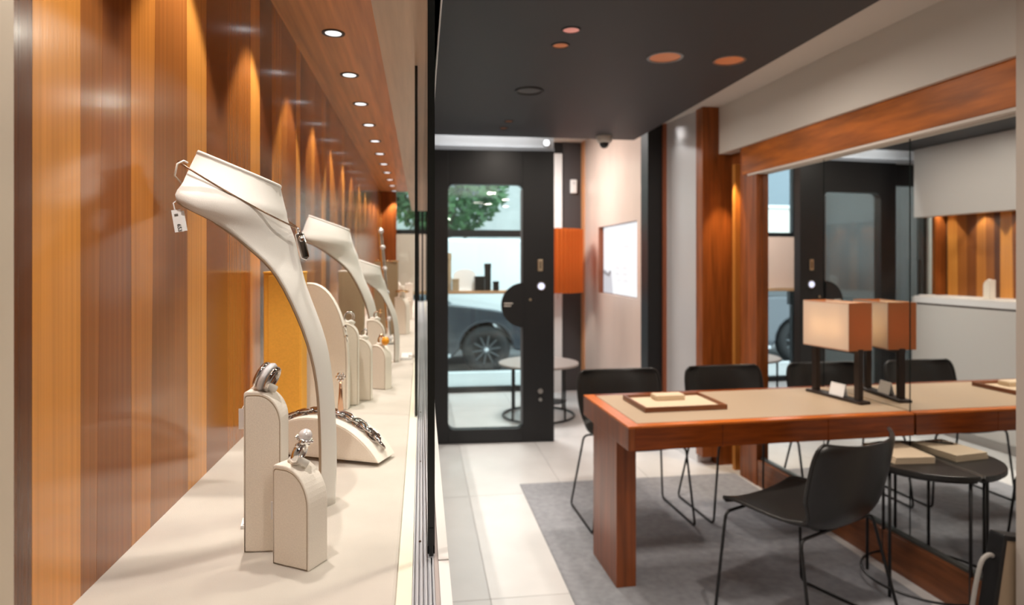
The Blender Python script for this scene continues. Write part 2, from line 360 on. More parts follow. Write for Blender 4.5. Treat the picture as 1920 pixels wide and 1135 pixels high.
# display shelf and the goods on it
sh = thing('window_shelf', 'wooden display shelf across the shop window', 'shelf', (.56, 6.80, 1.12))
box('board', -.86, .38, -.13, .16, -.028, 0, M['shelf_wood'], sh, bevel=.002)
for x in (-.8, -.33, .35): box('bracket', x-.012, x+.012, .10, .165, -.20, -.028, M['black_metal'], sh)
def carton(name, label, x, y, wx, wy, h, m, cat='box'):
    t = thing(name, label, cat, (x, y, 1.12))
    box('body', -wx/2, wx/2, -wy/2, wy/2, 0, h*.82, m, t, bevel=.002)
    box('lid', -wx/2-.003, wx/2+.003, -wy/2-.003, wy/2+.003, h*.82, h, m, t, bevel=.002)
carton('display_box', 'tall slim black box on the shop window shelf', .70, 6.80, .065, .065, .29, M['black_leather'])
carton('display_box', 'wide low black box beside the tall black box on the shelf', .61, 6.78, .10, .08, .155, M['black_leather'])
carton('display_box', 'smallest black cube at the end of the black boxes', .785, 6.77, .06, .06, .10, M['black_leather'])
carton('display_box', 'tall tan box at the end of the window shelf', .275, 6.80, .075, .10, .40, M['tan_suede'])
carton('display_box', 'short tan box in front of the tall tan box on the shelf', .355, 6.75, .07, .07, .13, M['tan_suede'])
bb = thing('window_backboard', 'pinkish beige backboard standing at one end of the shop window shelf', 'panel', (-.08, 6.86, 1.12))
box('board', -.19, .19, -.012, .012, 0, .60, M['pink_panel'], bb)
box('foot', -.15, .15, -.05, .05, 0, .006, M['steel'], bb)
wc = thing('window_display_card', 'white curved display card standing on the shop window shelf', 'display', (.46, 6.86, 1.12))
MB().prism([(-.12, 0), (.12, 0), (.12, .16)]+[(.12*math.cos(R(a)), .16+.07*math.sin(R(a))) for a in range(20, 180, 20)]+[(-.12, .16)], 'y', -.006, .006).build('card', M['paper'], wc)
box('foot', -.08, .08, -.03, .03, 0, .008, M['paper'], wc)

# ================================================================ SECURITY DOOR
dr = thing('door_1', 'black security door with a tall glass light and half round lock plate', None, (.55, 5.045, 0), R(-2.6), kind='structure')
def dx(X): return X-.55
GX0, GX1, GZ0, GZ1 = dx(.209), dx(.797), .112, 2.038
box('stile', dx(.045), GX0, -.04, .04, .005, 2.308, M['door_black'], dr, bevel=.003)
box('stile', GX1, dx(1.046), -.04, .04, .005, 2.308, M['door_black'], dr, bevel=.003)
box('rail', GX0, GX1, -.04, .04, GZ1, 2.308, M['door_black'], dr, bevel=.003)
box('rail', GX0, GX1, -.04, .04, .005, GZ0, M['door_black'], dr, bevel=.003)
box('glazing', GX0, GX1, -.008, .008, GZ0, GZ1, M['glass'], dr)
for q in range(4):                                                    # rounded inner corners of the light
    cx, sx = (GX0, 1) if q % 2 == 0 else (GX1, -1); cz, sz = (GZ0, 1) if q < 2 else (GZ1, -1); r = .05
    poly = [(cx, cz)]+[(cx+sx*(r-r*math.sin(R(a))), cz+sz*(r-r*math.cos(R(a)))) for a in range(0, 91, 15)]
    MB().prism(poly, 'y', -.036, .036).build('corner', M['door_black'], dr)
box('inner_bead', GX1-.018, GX1, -.030, -.012, GZ0+.04, GZ1-.04, mat('bead', (.16, .17, .18), .35, .6), dr)
MB().prism([(dx(.80), 1.0876+.177)]+[(dx(.80)-.177*math.sin(R(a)), 1.0876+.177*math.cos(R(a))) for a in range(0, 181, 9)], 'y', -.056, -.04).build('lock_plate', M['door_black'], dr, bevel=.002)
box('printed_line', dx(.645), dx(.715), -.0572, -.056, 1.098, 1.106, M['white_paint'], dr)
box('printed_line', dx(.645), dx(.700), -.0572, -.056, 1.078, 1.086, M['white_paint'], dr)
def disc_y(name, x, z, r, y0, y1, m, parent, n=20): return MB().lathe([(r, 0), (r, y1-y0)], (x, y1, z), n, Matrix.Rotation(R(90), 3, 'X')).build(name, m, parent)
disc_y('door_button', dx(.941), 1.236, .034, -.052, -.04, M['steel'], dr)
disc_y('button_light', dx(.941), 1.236, .026, -.056, -.052, M['led_blue'], dr)
box('lock_cover', dx(.915), dx(.955), -.048, -.04, 1.355, 1.45, M['brass_dull'], dr, bevel=.004)
box('lock_slot', dx(.931), dx(.939), -.0495, -.048, 1.375, 1.43, M['plastic_black'], dr)
disc_y('lock_cylinder', dx(.935), .405, .020, -.05, -.04, M['steel'], dr)
disc_y('lock_cylinder', dx(.935), .338, .014, -.05, -.04, M['steel'], dr)
disc_y('screw_cover', dx(.855), 1.13, .010, -.046, -.04, M['brass_dull'], dr)
struct(box('trim_transom', -.36, 1.062, 5.09, 5.16, 2.345, 2.75, M['alu_white']), 'bright white panel above the security door')
struct(box('trim_head', -.36, 1.062, 5.06, 5.15, 2.312, 2.345, mat('head_grey', (.42, .43, .45), .4)), 'grey head trim just above the security door')
el = thing('entrance_spot', 'small round white lamp above the top corner of the security door', 'lamp', (1.0, 5.09, 2.388))
MB().lathe([(.03, 0), (.03, .02)], (0, 0, 0), 18, Matrix.Rotation(R(90), 3, 'X')).build('body', M['steel'], el)
MB().lathe([(.026, .02), (.02, .026)], (0, 0, 0), 18, Matrix.Rotation(R(90), 3, 'X')).build('lens', M['lens_white'], el)
sl = thing('door_2', 'narrow black framed glass leaf between the showcase and the security door', None, (-.16, 5.14, 0), 0, kind='structure')
box('stile', -.20, -.165, -.03, .03, 0, 2.31, M['door_black'], sl); box('stile', .16, .19, -.03, .03, 0, 2.31, M['door_black'], sl)
box('rail', -.165, .16, -.03, .03, 2.12, 2.31, M['door_black'], sl); box('rail', -.165, .16, -.03, .03, 0, .12, M['door_black'], sl)
box('glazing', -.165, .16, -.006, .006, .12, 2.12, M['glass'], sl)
MB().tube([(-.09, -.03, 1.0), (-.09, -.06, 1.0), (-.09, -.06, 1.45), (-.09, -.03, 1.45)], .010, 8).build('pull_handle', M['black_metal'], sl)
struct(box('wall_lobby', -.36, -.325, 5.18, 6.96, 0, 2.75, mat('lobby_dark', (.05, .055, .06), .35)), 'dark grey side wall of the entrance lobby')

# ================================================================ SHOWCASE (counter case)
DK = EYE-.295
WX = -.2963
case = thing('display_showcase', 'long built-in jewellery showcase with cream linen deck and white cabinet', 'showcase', (0, 0, 0))
CY0, CY1 = .34, 4.85
box('cabinet', -.355, .02, CY0, CY1, .08, DK-.075, M['lacquer'], case, bevel=.002)
box('cabinet_plinth', -.355, -.02, CY0, CY1, 0, .08, M['lacquer'], case)
box('shadow_gap', -.355, .012, CY0, CY1, DK-.075, DK-.06, M['dark_brown'], case)
box('counter_edge', -.355, .027, CY0, CY1, DK-.06, DK-.012, M['lacquer_top'], case, bevel=.002)
box('deck', -.355, -.0223, CY0, CY1, DK-.012, DK, M['deck_linen'], case, bevel=.003)
box('cream_strip', -.0222, -.0085, CY0, CY1, DK-.012, DK-.004, M['cream_strip'], case)
box('sill_taupe', .0125, .0165, CY0, CY1, DK-.012, DK-.004, M['sill_taupe'], case)
for (a, b) in ((CY0, .640), (.643, 2.0), (2.003, CY1)):
    box('sill_tile', .0168, .027, a, b, DK-.012, DK-.003, M['sill_white'], case)
tr = box('track', -.0082, .0122, CY0, CY1, DK-.012, DK-.009, M['alu'], case)
for x in (-.0075, -.0035, .0005, .0045, .0085, .0115): box('track_fin', x-.0006, x+.0006, CY0, CY1, DK-.009, DK-.0035, M['alu'], tr)
for y in (.70, .98, 1.3): MB().lathe([(.0018, 0), (.0016, .0008)], (-.0015, y, DK-.009), 12).build('track_screw', M['dark_silver'], tr)
struct(box('ceiling_soffit', -.355, -.073, CY0, CY1, EYE+.519, EYE+.56, M['soffit_wood']), 'wooden soffit above the showcase carrying a row of downlights')
hd = struct(box('trim_header', -.072, .0275, CY0, CY1, EYE+.376, EYE+.389, M['header_wood']), 'pale wooden underside of the header above the glass')
box('header_front', .012, .03, CY0, CY1, EYE+.376, 2.398, M['lacquer'], hd, bevel=.002)
box('header_back', -.072, -.06, CY0, CY1, EYE+.389, EYE+.56, M['soffit_wood'], hd)
struct(box('wall_case_end', -.355, -.185, CY1+.001, CY1+.03, 0, 2.398, M['room_wood']), 'reddish brown end panel closing the showcase')
struct(box('trim_near_post', -.358, WX+.006, .40, .5085, DK+.0005, EYE+.5185, M['beige_post'], bevel=.003), 'beige upright at the near end of the showcase back')
box('end_plinth', -.184, .02, CY1+.001, CY1+.03, 0, DK-.012, M['lacquer'], case)
# veneer planks of the case back
bk = struct(box('wall_left', -.355, WX-.006, CY0, CY1, DK+.0005, EYE+.5185, M['dark_brown']), 'wooden back wall of the showcase in vertical veneer planks')
TONE = {'d': (.12, .038, .012), 'm': (.33, .112, .024), 'o': (.50, .185, .034), 'b': (.68, .28, .055), 'r': (.24, .074, .017)}
seq = [(.43, .540, 'd'), (.540, .609, 'b'), (.609, .655, 'm'), (.655, .7075, 'r'), (.7075, .774, 'o'), (.774, .866, 'm'), (.866, .942, 'b'), (.942, 1.036, 'r'), (1.036, 1.10, 'm'), (1.10, 1.175, 'm'), (1.175, 1.239, 'b'), (1.239, 1.337, 'd')]
y = 1.337; tones = 'omrbdmormbdo'; i = 0
while y < CY1-.03:
    wd = random.uniform(.05, .10); seq.append((y, min(y+wd, CY1), tones[i % len(tones)])); y += wd; i += 1
lean = 0.; rp = random.Random(5)
for q, (a, b, t) in enumerate(seq):
    l0 = lean; lean = 0. if b > CY1-.06 else (-.018 if q in (2, 4) else rp.uniform(-.014, .006)) ; lean = max(lean, l0-(b-a)*.6)
    g_ = .00015; z0, z1 = DK, EYE+.519
    o = MB().hexa([(WX-.006, a+l0+g_, z0), (WX, a+l0+g_, z0), (WX, b+lean-g_, z0), (WX-.006, b+lean-g_, z0), (WX-.006, a+g_, z1), (WX, a+g_, z1), (WX, b-g_, z1), (WX-.006, b-g_, z1)]).build('plank', M['case_wood'], bk)
    c = TONE[t]; g = random.uniform(.84, 1.04); o.color = (c[0]*g, c[1]*g, c[2]*g, 1)
# recessed downlights in the soffit
dl0 = None
for k in range(-3, 11):
    Y = 1.497+.33*k
    if dl0 is None:
        t = thing('case_downlight', '', 'downlight', (-.198, Y, EYE+.519), group='downlights in the showcase soffit')
        MB().lathe([(.0185, 0), (.0185, -.002), (.0255, -.002), (.026, 0)], n=28).build('trim_ring', M['dark_ring'], t, smooth=False)
        MB().lathe([(.0001, -.0012), (.018, -.0012), (.018, -.0002), (.0001, -.0002)], n=24).build('lens', M['lens_white'], t)
        dl0 = t
    else: t = dup(dl0, (-.198, Y, EYE+.519))
    t['label'] = ORD[k+3]+' recessed downlight from the near end of the wooden showcase soffit'
    lamp_light('case_spot', 'SPOT', (-.198, Y, EYE+.512), CASE_SPOT_W, (1, .93, .85), .008, (0, 0, 0), 69, .30)
# sliding panes
def pane(label, x, y0, y1, thick=.005):
    t = thing('sliding_glass_pane', label, 'glass pane', (x, y0, DK-.004))
    z1 = EYE+.376-(DK-.004)-.001
    box('glass', -thick/2, thick/2, .006, y1-y0, .012, z1, M['glass'], t)
    box('edge_seal', -thick/2-.001, thick/2+.001, 0, .006, .004, z1, M['black_seal'], t)
    box('bottom_rail', -.0034, .0034, .0, y1-y0, .0, .012, M['alu'], t)
    box('rail_liner', -.0022, .0022, -.001, 0, .002, .030, M['black_seal'], t)
    return t
pb = pane('outer sliding glass pane with black edge nearest the open side of the showcase', .0098, .650, 2.55, .0052)
pa = pane('inner sliding glass pane carrying the small lock, set further along the track', -.0098, 1.24, 3.2, .0035)
eg = thing('end_glass_pane', 'fixed glass pane closing the street end of the showcase', 'glass pane', (-.1, CY1-.004, DK))
box('glass', -.084, .085, -.003, .003, .004, EYE+.375-DK, M['glass'], eg); box('bottom_rail', -.084, .085, -.004, .004, 0, .006, M['alu'], eg)
lk = thing('glass_lock', 'small metal plunger lock on the inner sliding pane', 'lock', (-.0132, 1.86, EYE-.292+.02))
MB().lathe([(.006, 0), (.006, .010), (.004, .011), (.0022, .011), (.0022, .020), (.0045, .0205), (.0045, .023)], (0, 0, 0), 14, Matrix.Rotation(R(-90), 3, 'Y')).build('barrel', M['steel'], lk)
box('lock_plate', -.003, .0, -.010, .010, -.008, .008, M['steel'], lk, bevel=.001)

# ---------------------------------------------------------------- ring stands (rounded suede blocks)
def stand_poly(w_, h, rx, rz, c=.004, n=12):
    p = [(-w_/2, 0), (w_/2, 0)]
    for k in range(n+1):
        a = R(90*k/n); p.append((w_/2-rx+rx*math.cos(a), h-rz+rz*math.sin(a)))
    for k in range(5):
        a = R(90+90*k/4); p.append((-w_/2+c+c*math.cos(a), h-c+c*math.sin(a)))
    return p
def stand(name, label, x, y, w_, d, h, rz=0., rx=None, rzz=None, m='suede', pad='suede_pad', clip=True, cat='ring stand', lean=0, group=None):
    t = thing(name, label, cat, (x, y, DK), R(rz), group)
    rx = rx or w_*.72; rzz = rzz or w_*.85
    MB().prism(stand_poly(w_, h, rx, rzz, c=w_*.09), 'y', -d/2, d/2).build('block', M[m], t, bevel=.0012)
    MB().prism([(px*.90, .0015+(pz)*(1-.0035/h)) for (px, pz) in stand_poly(w_, h-.003, rx*.93, rzz*.93, c=w_*.08)], 'y', -d/2-.0006, -d/2+.0005).build('front_pad', M[pad], t, bevel=.0005)
    MB().tube([(px*.915, -d/2-.0001, .0012+pz*(1-.003/h)) for (px, pz) in stand_poly(w_, h-.002, rx*.95, rzz*.95, c=w_*.09)], .0006, 6, closed=True).build('seam', M['seam'], t, smooth=True)
    if clip:
        MB().tube([(-.014, .002, h-.002), (-.008, -.002, h+.003), (-.003, -.004, h+.001), (.003, -.003, h+.0035), (.009, .001, h-.001)], .0038, 8).build('ring_clip', M['white_clip'], t, smooth=True)
    return t
st1 = stand('ring_stand', 'short cream suede ring stand in front, holding the pearl ring', -.1178, .6513, .0445, .0275, .097, -31)
st2 = stand('ring_stand', 'tall cream suede ring stand behind the pearl ring stand', -.1585, .691, .0375, .0275, .163, -4)
st3 = stand('ring_stand', 'layered wide cream arch stand with tiny silver hooks beside the yellow box', -.188, 1.312, .088, .024, .252, 0, rx=.075, rzz=.16, clip=False, cat='earring stand')
for k in range(2): MB().prism(stand_poly(.088, .252-.004*k, .075, .16, c=.006), 'y', .0125+.008*k, .0185+.008*k).build('rear_layer', M['suede'], st3, bevel=.001)
for (px, pz) in ((.038, .165), (.0405, .146)):
    q = MB().ball((px, -.010, pz), .0035, 8); q.tube([(px, -.010, pz-.003), (px+.002, -.010, pz-.012)], .001, 6); q.build('silver_hook', M['silver'], st3, smooth=True)
st4 = stand('ring_stand', 'slim cream ring stand carrying the thin silver hoop ring', -.146, 1.352, .036, .024, .168, 0)
st5 = stand('ring_stand', 'mid height cream ring stand just past the hoop ring stand', -.1225, 1.395, .036, .024, .132, -4)
st6 = stand('ring_stand', 'short cream ring stand carrying the gold ring with the orange stone', -.0905, 1.51, .037, .025, .1016, -32)
st7 = stand('ring_stand', 'cream ring stand behind the orange stone ring, under a gold ball ring', -.1085, 1.572, .042, .024, .155, 0)
stand('ring_cushion', 'wide white ring cushion beside the glass in the middle of the showcase', -.075, 3.30, .07, .05, .10, 90, cat='ring cushion')
stand('ring_cushion', 'narrow tan ring cushion near the glass beyond the wide white one', -.075, 3.62, .05, .045, .085, 90, m='tan_suede', cat='ring cushion')
stand('ring_cushion', 'tall cream ring cushion near the glass at the far end of the showcase', -.08, 4.25, .06, .05, .15, 90, cat='ring cushion')
st8 = stand('ring_stand', 'cream ring stand deep in the showcase below the gold bangle', -.077, 2.63, .05, .04, .15, -20)
stand('ring_stand', 'small cream ring stand beyond the silver cuff, next to the wooden back', -.19, 3.15, .05, .035, .14, -10)
stand('ring_stand', 'second small cream ring stand towards the dark end of the showcase', -.165, 3.42, .045, .035, .11, -25)
stand('ring_stand', 'last cream ring stand near the end panel of the showcase', -.15, 3.9, .06, .04, .18, -10)
MB().lathe([(.011, 0), (.009, .03), (.012, .045), (.0001, .047)], (.0, 0, .15), 14).build('finial', M['suede'], st8, smooth=True)

def ring_torus(R_, r, n=28, k=8, sz=1.):
    return MB().tube([(R_*math.cos(2*math.pi*i/n), 0, R_*math.sin(2*math.pi*i/n)) for i in range(n)], r, k, closed=True)
# pearl ring
pr = thing('pearl_ring', 'silver ring with a large white pearl on the short cream stand', 'ring', (-.1185, .650, DK+.097+.0105), R(-52))
pr.rotation_euler = (Matrix.Rotation(R(33), 4, 'Y') @ Matrix.Rotation(R(76), 4, 'Z') @ Matrix.Rotation(R(-14), 4, 'X')).to_euler()
ring_torus(.0095, .0018).xf(Matrix.Scale(2.3, 4, (0, 1, 0))).build('band', M['silver'], pr, smooth=True)
MB().ball((0, 0, .0172), .0066, 14).build('pearl', M['pearl'], pr, smooth=True)
MB().lathe([(.003, .0085), (.0068, .011), (.0078, .0138), (.0070, .0142), (.0035, .0105)], n=20).build('cup_setting', M['silver'], pr, smooth=True)
q = MB()
for k in range(9):
    a = R(40*k); q.ball((.0078*math.cos(a), .0078*math.sin(a), .0135), .0016, 6)
q.ball((-.0085, -.002, .0125), .0028, 8); q.ball((-.0098, .001, .0085), .0024, 8); q.ball((.0088, -.002, .008), .0026, 8)
q.build('beads', M['silver'], pr, smooth=True)
# triple band ring
tb = thing('triple_band_ring', 'wide ring of polished and diamond set bands on the tall cream stand', 'ring', (-.1575, .689, DK+.163+.0125))
tb.rotation_euler = (Matrix.Rotation(R(42), 4, 'Y') @ Matrix.Rotation(R(80), 4, 'Z') @ Matrix.Rotation(R(-16), 4, 'X')).to_euler()
for k, (yy, m, rr) in enumerate(((-.0056, 'dark_silver', .0030), (0, 'diamond', .0034), (.0058, 'dark_silver', .0030))):
    ring_torus(.0112+(.0012 if k == 1 else 0), rr).xf(Matrix.Translation((0, yy, 0))).build('diamond_band' if k == 1 else 'polished_band', M[m], tb, smooth=True)
# hoop ring, small silver ring, gold ball ring, orange ring
hp = thing('hoop_ring', 'thin silver hoop ring standing on the slim cream stand', 'ring', (-.147, 1.352, DK+.168+.012)); hp.rotation_euler = (R(10), R(-35), R(25))
ring_torus(.0115, .0016).build('band', M['silver'], hp, smooth=True); ring_torus(.0085, .0013).xf(Matrix.Translation((0, .003, 0))).build('inner_band', M['silver'], hp, smooth=True)
sr = thing('silver_ring', 'small silver ring on the mid height cream stand past the hoop', 'ring', (-.121, 1.395, DK+.132+.009)); sr.rotation_euler = (0, R(25), R(40))
ring_torus(.0075, .0016).build('band', M['silver'], sr, smooth=True); MB().ball((0, 0, .009), .003, 8).build('stone', M['diamond'], sr, smooth=True)
gb = thing('gold_ball_ring', 'gold ring with a round ball on the stand behind the orange stone ring', 'ring', (-.105, 1.572, DK+.155+.010)); gb.rotation_euler = (0, R(25), R(30))
ring_torus(.009, .0017).build('band', M['rose_gold'], gb, smooth=True); MB().ball((.004, 0, .012), .0055, 10).build('ball', M['gold'], gb, smooth=True)
og = thing('orange_stone_ring', 'gold ring with a bright orange stone on its short cream stand', 'ring', (-.091, 1.507, DK+.1016+.010)); og.rotation_euler = (0, R(20), R(-40))
ring_torus(.0095, .0024).build('band', M['gold'], og, smooth=True)
MB().ball((.012, -.001, .004), .0085, 10, (1.1, .9, 1.2)).build('stone', M['orange_stone'], og, smooth=True)
MB().ball((-.003, -.002, .0105), .005, 8).build('gold_knot', M['rose_gold'], og, smooth=True)

# ---------------------------------------------------------------- necklace busts
def catmull(P, n):
    P = [Vector(p) for p in P]; out = []
    for i in range(len(P)-1):
        p0, p1, p2, p3 = P[max(i-1, 0)], P[i], P[i+1], P[min(i+2, len(P)-1)]
        for k in range(n):
            t = k/n; out.append(.5*((2*p1)+(p2-p0)*t+(2*p0-5*p1+4*p2-p3)*t*t+(3*p1-p0-3*p2+p3)*t**3))
    out.append(P[-1]); return out
BX, BY = -.113, .802
Cc = [(-.170,0,.384), (-.168,0,.372), (-.1645,0,.357), (-.160,0,.340), (-.153,0,.3205), (-.1465,0,.292), (-.139,0,.263), (-.117,0,.199), (-.108,0,.140), (-.104,0,.0655), (-.106,0,0)]
Ee = [(-.248,-.044,.416), (-.2515,-.055,.399), (-.255,-.066,.380), (-.258,-.077,.360), (-.226,-.062,.3395), (-.192,-.047,.310), (-.164,-.036,.2766), (-.137,-.026,.2137), (-.123,-.020,.1525), (-.119,-.0155,.075), (-.120,-.0145,0)]
CP = [p-Vector((BX, 0, 0)) for p in catmull(Cc, 4)]; EP = [p-Vector((BX, 0, 0)) for p in catmull(Ee, 4)]
def bust_pt(i, s):
    c, e = CP[i], EP[i]; sg = 1 if s >= 0 else -1; a = abs(s)*math.pi/2; u = abs(s)
    m = max(0., min(.72, (i-9)/16))                       # neck rows are round, the bib below flattens out
    k = (1-m)*(1-math.cos(a))+m*u; q = (1-m)*math.sin(a)+m*u
    return Vector((c.x+(e.x-c.x)*k, sg*abs(e.y)*q, c.z+(e.z-c.z)*k))
def make_bust(label):
    t = thing('necklace_bust', label, 'necklace stand', (BX, BY, DK), 0, 'curved cream necklace busts in the showcase')
    ns = 17; b = MB(); n = len(CP)
    for i in range(n):
        for j in range(ns): b.v.append(tuple(bust_pt(i, -1+2*j/(ns-1))))
    for i in range(n-1):
        for j in range(ns-1): b.f.append((i*ns+j, i*ns+j+1, (i+1)*ns+j+1, (i+1)*ns+j))
    o = b.build('shell', M['bust_cloth'], t, smooth=True, solid=.0042)
    o.data.materials.append(M['bust_edge']); o.modifiers['solid'].material_offset_rim = 1
    rim = MB().tube([bust_pt(0, -1+2*j/24)+Vector((0, 0, .0006)) for j in range(25)], .0031, 8).build('rim_piping', M['bust_cloth'], t, smooth=True)
    for s in (-1, 1):
        MB().tube([bust_pt(i, s) for i in range(12, n)], .0020, 6).build('edge_piping', M['bust_edge'], t, smooth=True)
    MB().prism([(-.036, -.016), (-.007, -.016), (-.007, .016), (-.036, .016)], 'z', 0, .004).build('foot_plate', M['suede'], t, bevel=.001)
    return t
bust = make_bust('largest curved cream necklace bust, nearest in the showcase, wearing the thin chain')
b2 = dup(bust, (-.113, 1.615, DK), R(0), 'second curved cream necklace bust, bare, midway along the showcase'); b2.scale = (1.12, 1.12, .965)
b3 = dup(bust, (-.072, 1.90, DK), R(0), 'smallest curved cream necklace bust, behind the second one'); b3.scale = (.85, .80, .72)
# chain necklace on bust 1
nk = thing('chain_necklace', 'thin brown gold chain with a long pendant hung round the nearest bust', 'necklace', (BX, BY, DK))
def neck(s):
    a = abs(s)*math.pi/2; sg = 1 if s >= 0 else -1; k = 1-math.cos(a)
    u = abs(s)
    return Vector((-.0395+(-.1505+.0395)*k, sg*.067*math.sin(a), .3345+(.402-.3345)*(.50*k+.5*u*u)))
pts = [neck(-1+2*j/40)+Vector((.003, 0, .001)) for j in range(41)]
MB().tube(pts, .00105, 6).build('chain', M['brown_gold'], nk, smooth=True)
pd = MB()
pd.tube([(.0, .004*math.cos(R(a))+0, .003*math.sin(R(a))) for a in range(0, 360, 30)], .0010, 6, closed=True)
pd.xf(Matrix.Translation((-.0335, -.005, .332))).build('pendant_loop', M['silver'], nk, smooth=True)
pm = rotm(0, 0, 0, (-.0285, -.006, .3135)) @ Matrix.Rotation(R(-14), 4, 'Y') @ Matrix.Rotation(R(-62), 4, 'Z')
MB().box(-.0022, .0022, -.0038, .0038, -.015, .015).xf(pm).build('pendant_core', M['dark_silver'], nk, bevel=.0008)
MB().tube([(0, y_, z_) for (y_, z_) in ((-.0038, -.0140), (-.0038, .0140), (0, .0165), (.0038, .0140), (.0038, -.0140), (0, -.0165))], .0017, 8, closed=True).xf(pm).build('pendant_frame', M['silver'], nk, smooth=True)
MB().ball((0, 0, .0085), .0042, 8, (.8, 1, 1.2)).xf(pm).build('pendant_stone', M['silver'], nk, smooth=True)
# price tag hanging at the shoulder
def text_mesh(name, body, size, m, parent, mtx, ext=.0002):
    c = bpy.data.curves.new(name, 'FONT'); c.body = body; c.size = size; c.extrude = ext; c.align_x = 'CENTER'; c.align_y = 'CENTER'
    tmp = bpy.data.objects.new(name, c); COL.objects.link(tmp)
    dg = bpy.context.evaluated_depsgraph_get(); me = bpy.data.meshes.new_from_object(tmp.evaluated_get(dg))
    bpy.data.objects.remove(tmp); me.transform(mtx); me.materials.clear(); me.materials.append(m)
    o = bpy.data.objects.new(name, me); COL.objects.link(o); o.parent = parent; return o
pt = thing('price_tag', 'white price tag with black print dangling from the nearest bust', 'price tag', (-.261, .728, DK+.356), R(8))
MB().box(-.0045, .0045, -.0003, .0003, -.030, -.006).xf(rotm(0, -9, 0)).build('card', M['paper'], pt)
MB().box(.001, .0075, .0010, .0016, -.0295, -.008).xf(rotm(0, -9, 0)).build('rear_card', M['paper'], pt)
MB().tube([(0, 0, -.006), (-.0015, 0, .001), (.0015, .002, .004)], .0006, 6).build('string', M['paper'], pt)
MB().tube([(.004, .010, .024), (-.001, .004, .031), (.002, .002, .0435), (.008, .004, .0475), (.011, .008, .046)], .0010, 6).build('loop_string', M['white_clip'], pt, smooth=True)
text_mesh('print', '653', .0055, M['ink'], pt, rotm(0, -9, 0) @ rotm(0, 0, 0, (.0006, -.0005, -.0255)) @ Matrix.Rotation(R(90), 4, 'X') @ Matrix.Rotation(R(-90), 4, 'Z'))
text_mesh('print', 'II', .0055, M['ink'], pt, rotm(0, -9, 0) @ rotm(0, 0, 0, (-.0006, -.0005, -.0115)) @ Matrix.Rotation(R(90), 4, 'X') @ Matrix.Rotation(R(-90), 4, 'Z'))

# ---------------------------------------------------------------- bracelet arch and chain bracelet
br = thing('bracelet_arch', 'low cream crescent stand arched under the chain bracelet', 'bracelet stand', (-.150, .996, DK), R(-24))
AW, AH = .108, .058
def seg(w_, h):
    Rr = (w_*w_+h*h)/(2*h); return Rr, math.asin(w_/Rr)
def arc_pts(w_, h, n=28):
    Rr, q = seg(w_, h); return [(Rr*math.sin(q-2*q*k/n), .006+h-Rr+Rr*math.cos(q-2*q*k/n)) for k in range(n+1)]
MB().prism(arc_pts(AW, AH), 'y', -.022, .030).build('crescent', M['suede'], br, bevel=.001)
MB().prism([(p[0]*.95, .0085+(p[1]-.006)*.92) for p in arc_pts(AW, AH)], 'y', -.0227, -.0215).build('front_pad', M['suede_pad'], br, bevel=.0004)
box('easel_foot', -.085, .045, -.010, .024, .0, .006, M['tan_suede'], br)
MB().prism(arc_pts(AW*.9, AH*.86), 'y', .030, .036).build('rear_wing', M['suede'], br, bevel=.001)
bc = thing('chain_bracelet', 'dark polished chain link bracelet draped over the low crescent stand', 'bracelet', (-.150, .996, DK), R(-24))
link_me = None
nl = 17
for k in range(nl):
    Rr, q_ = seg(AW, AH); t = q_*(.80-1.60*k/(nl-1)); x = (Rr+.0042)*math.sin(t); z = .006+AH-Rr+(Rr+.0042)*math.cos(t)
    ang = -t
    if link_me is None:
        pth = []
        for i in range(20):
            a = 2*math.pi*i/20; pth.append((.0088*math.cos(a)+(.0030 if math.cos(a) > 0 else -.0030), 0.0066*math.sin(a), 0))
        b = MB().tube(pth, .0025, 8, closed=True); b.tube([(0, -.0062, 0), (0, .0062, 0)], .0022, 8)
        link_me = b.mesh('bracelet_link'); link_me.materials.append(M['dark_silver'])
        for p in link_me.polygons: p.use_smooth = True
    o = bpy.data.objects.new('bracelet_link', link_me); COL.objects.link(o); o.parent = bc; o.location = (x, .004, z)
    o.rotation_euler = (Matrix.Rotation(-ang, 4, 'Y') @ Matrix.Rotation(R(28 if k % 2 else -28), 4, 'X')).to_euler()

# ---------------------------------------------------------------- boxes, plaques, cuffs
def plaque(name, label, x, y, w_, d, h, m, edge, cat='display block'):
    t = thing(name, label, cat, (x, y, DK)); box('block', -w_/2, w_/2, -d/2, d/2, 0, h, M[m], t, bevel=.0015)
    box('front_panel', -w_/2+.008, w_/2-.003, -d/2-.0012, -d/2, .004, h-.003, M[m], t, bevel=.0006)
    box('top_cap', -w_/2-.0008, w_/2+.0008, -d/2-.0008, d/2+.0008, h, h+.004, M[edge], t, bevel=.0008); return t
plaque('display_block', 'tall saffron yellow cloth display block against the wooden back', -.247, 1.225, .066, .055, .272, 'yellow_cloth', 'yellow_cloth')
plaque('display_block', 'tall tan display block with its lit top painted white, behind the second bust', -.215, 2.05, .074, .06, .262, 'tan_suede', 'suede')  # pale cap: light falling on the block top is put into its colour
gs = plaque('display_block', 'tan display block under the two gold bangles deep in the showcase', -.142, 2.66, .095, .06, .288, 'tan_suede', 'tan_suede')
def bangle(label, loc, rx, ry, rz, Rr=.03, r=.003, m='gold'):
    t = thing('gold_bangle', label, 'bangle', loc); t.rotation_euler = (R(rx), R(ry), R(rz))
    ring_torus(Rr, r).build('band', M[m], t, smooth=True); q = MB()
    for k in range(8): q.ball((Rr*math.cos(R(45*k)), 0, Rr*math.sin(R(45*k))), r*1.35, 6)
    q.build('beads', M[m], t, smooth=True)
bangle('gold beaded bangle lying on top of the tan block', (-.155, 2.66, DK+.296), 90, 0, 0)
bangle('smaller gold bangle lying beside the other on the tan block', (-.112, 2.645, DK+.295), 90, 0, 0, .018, .0025)
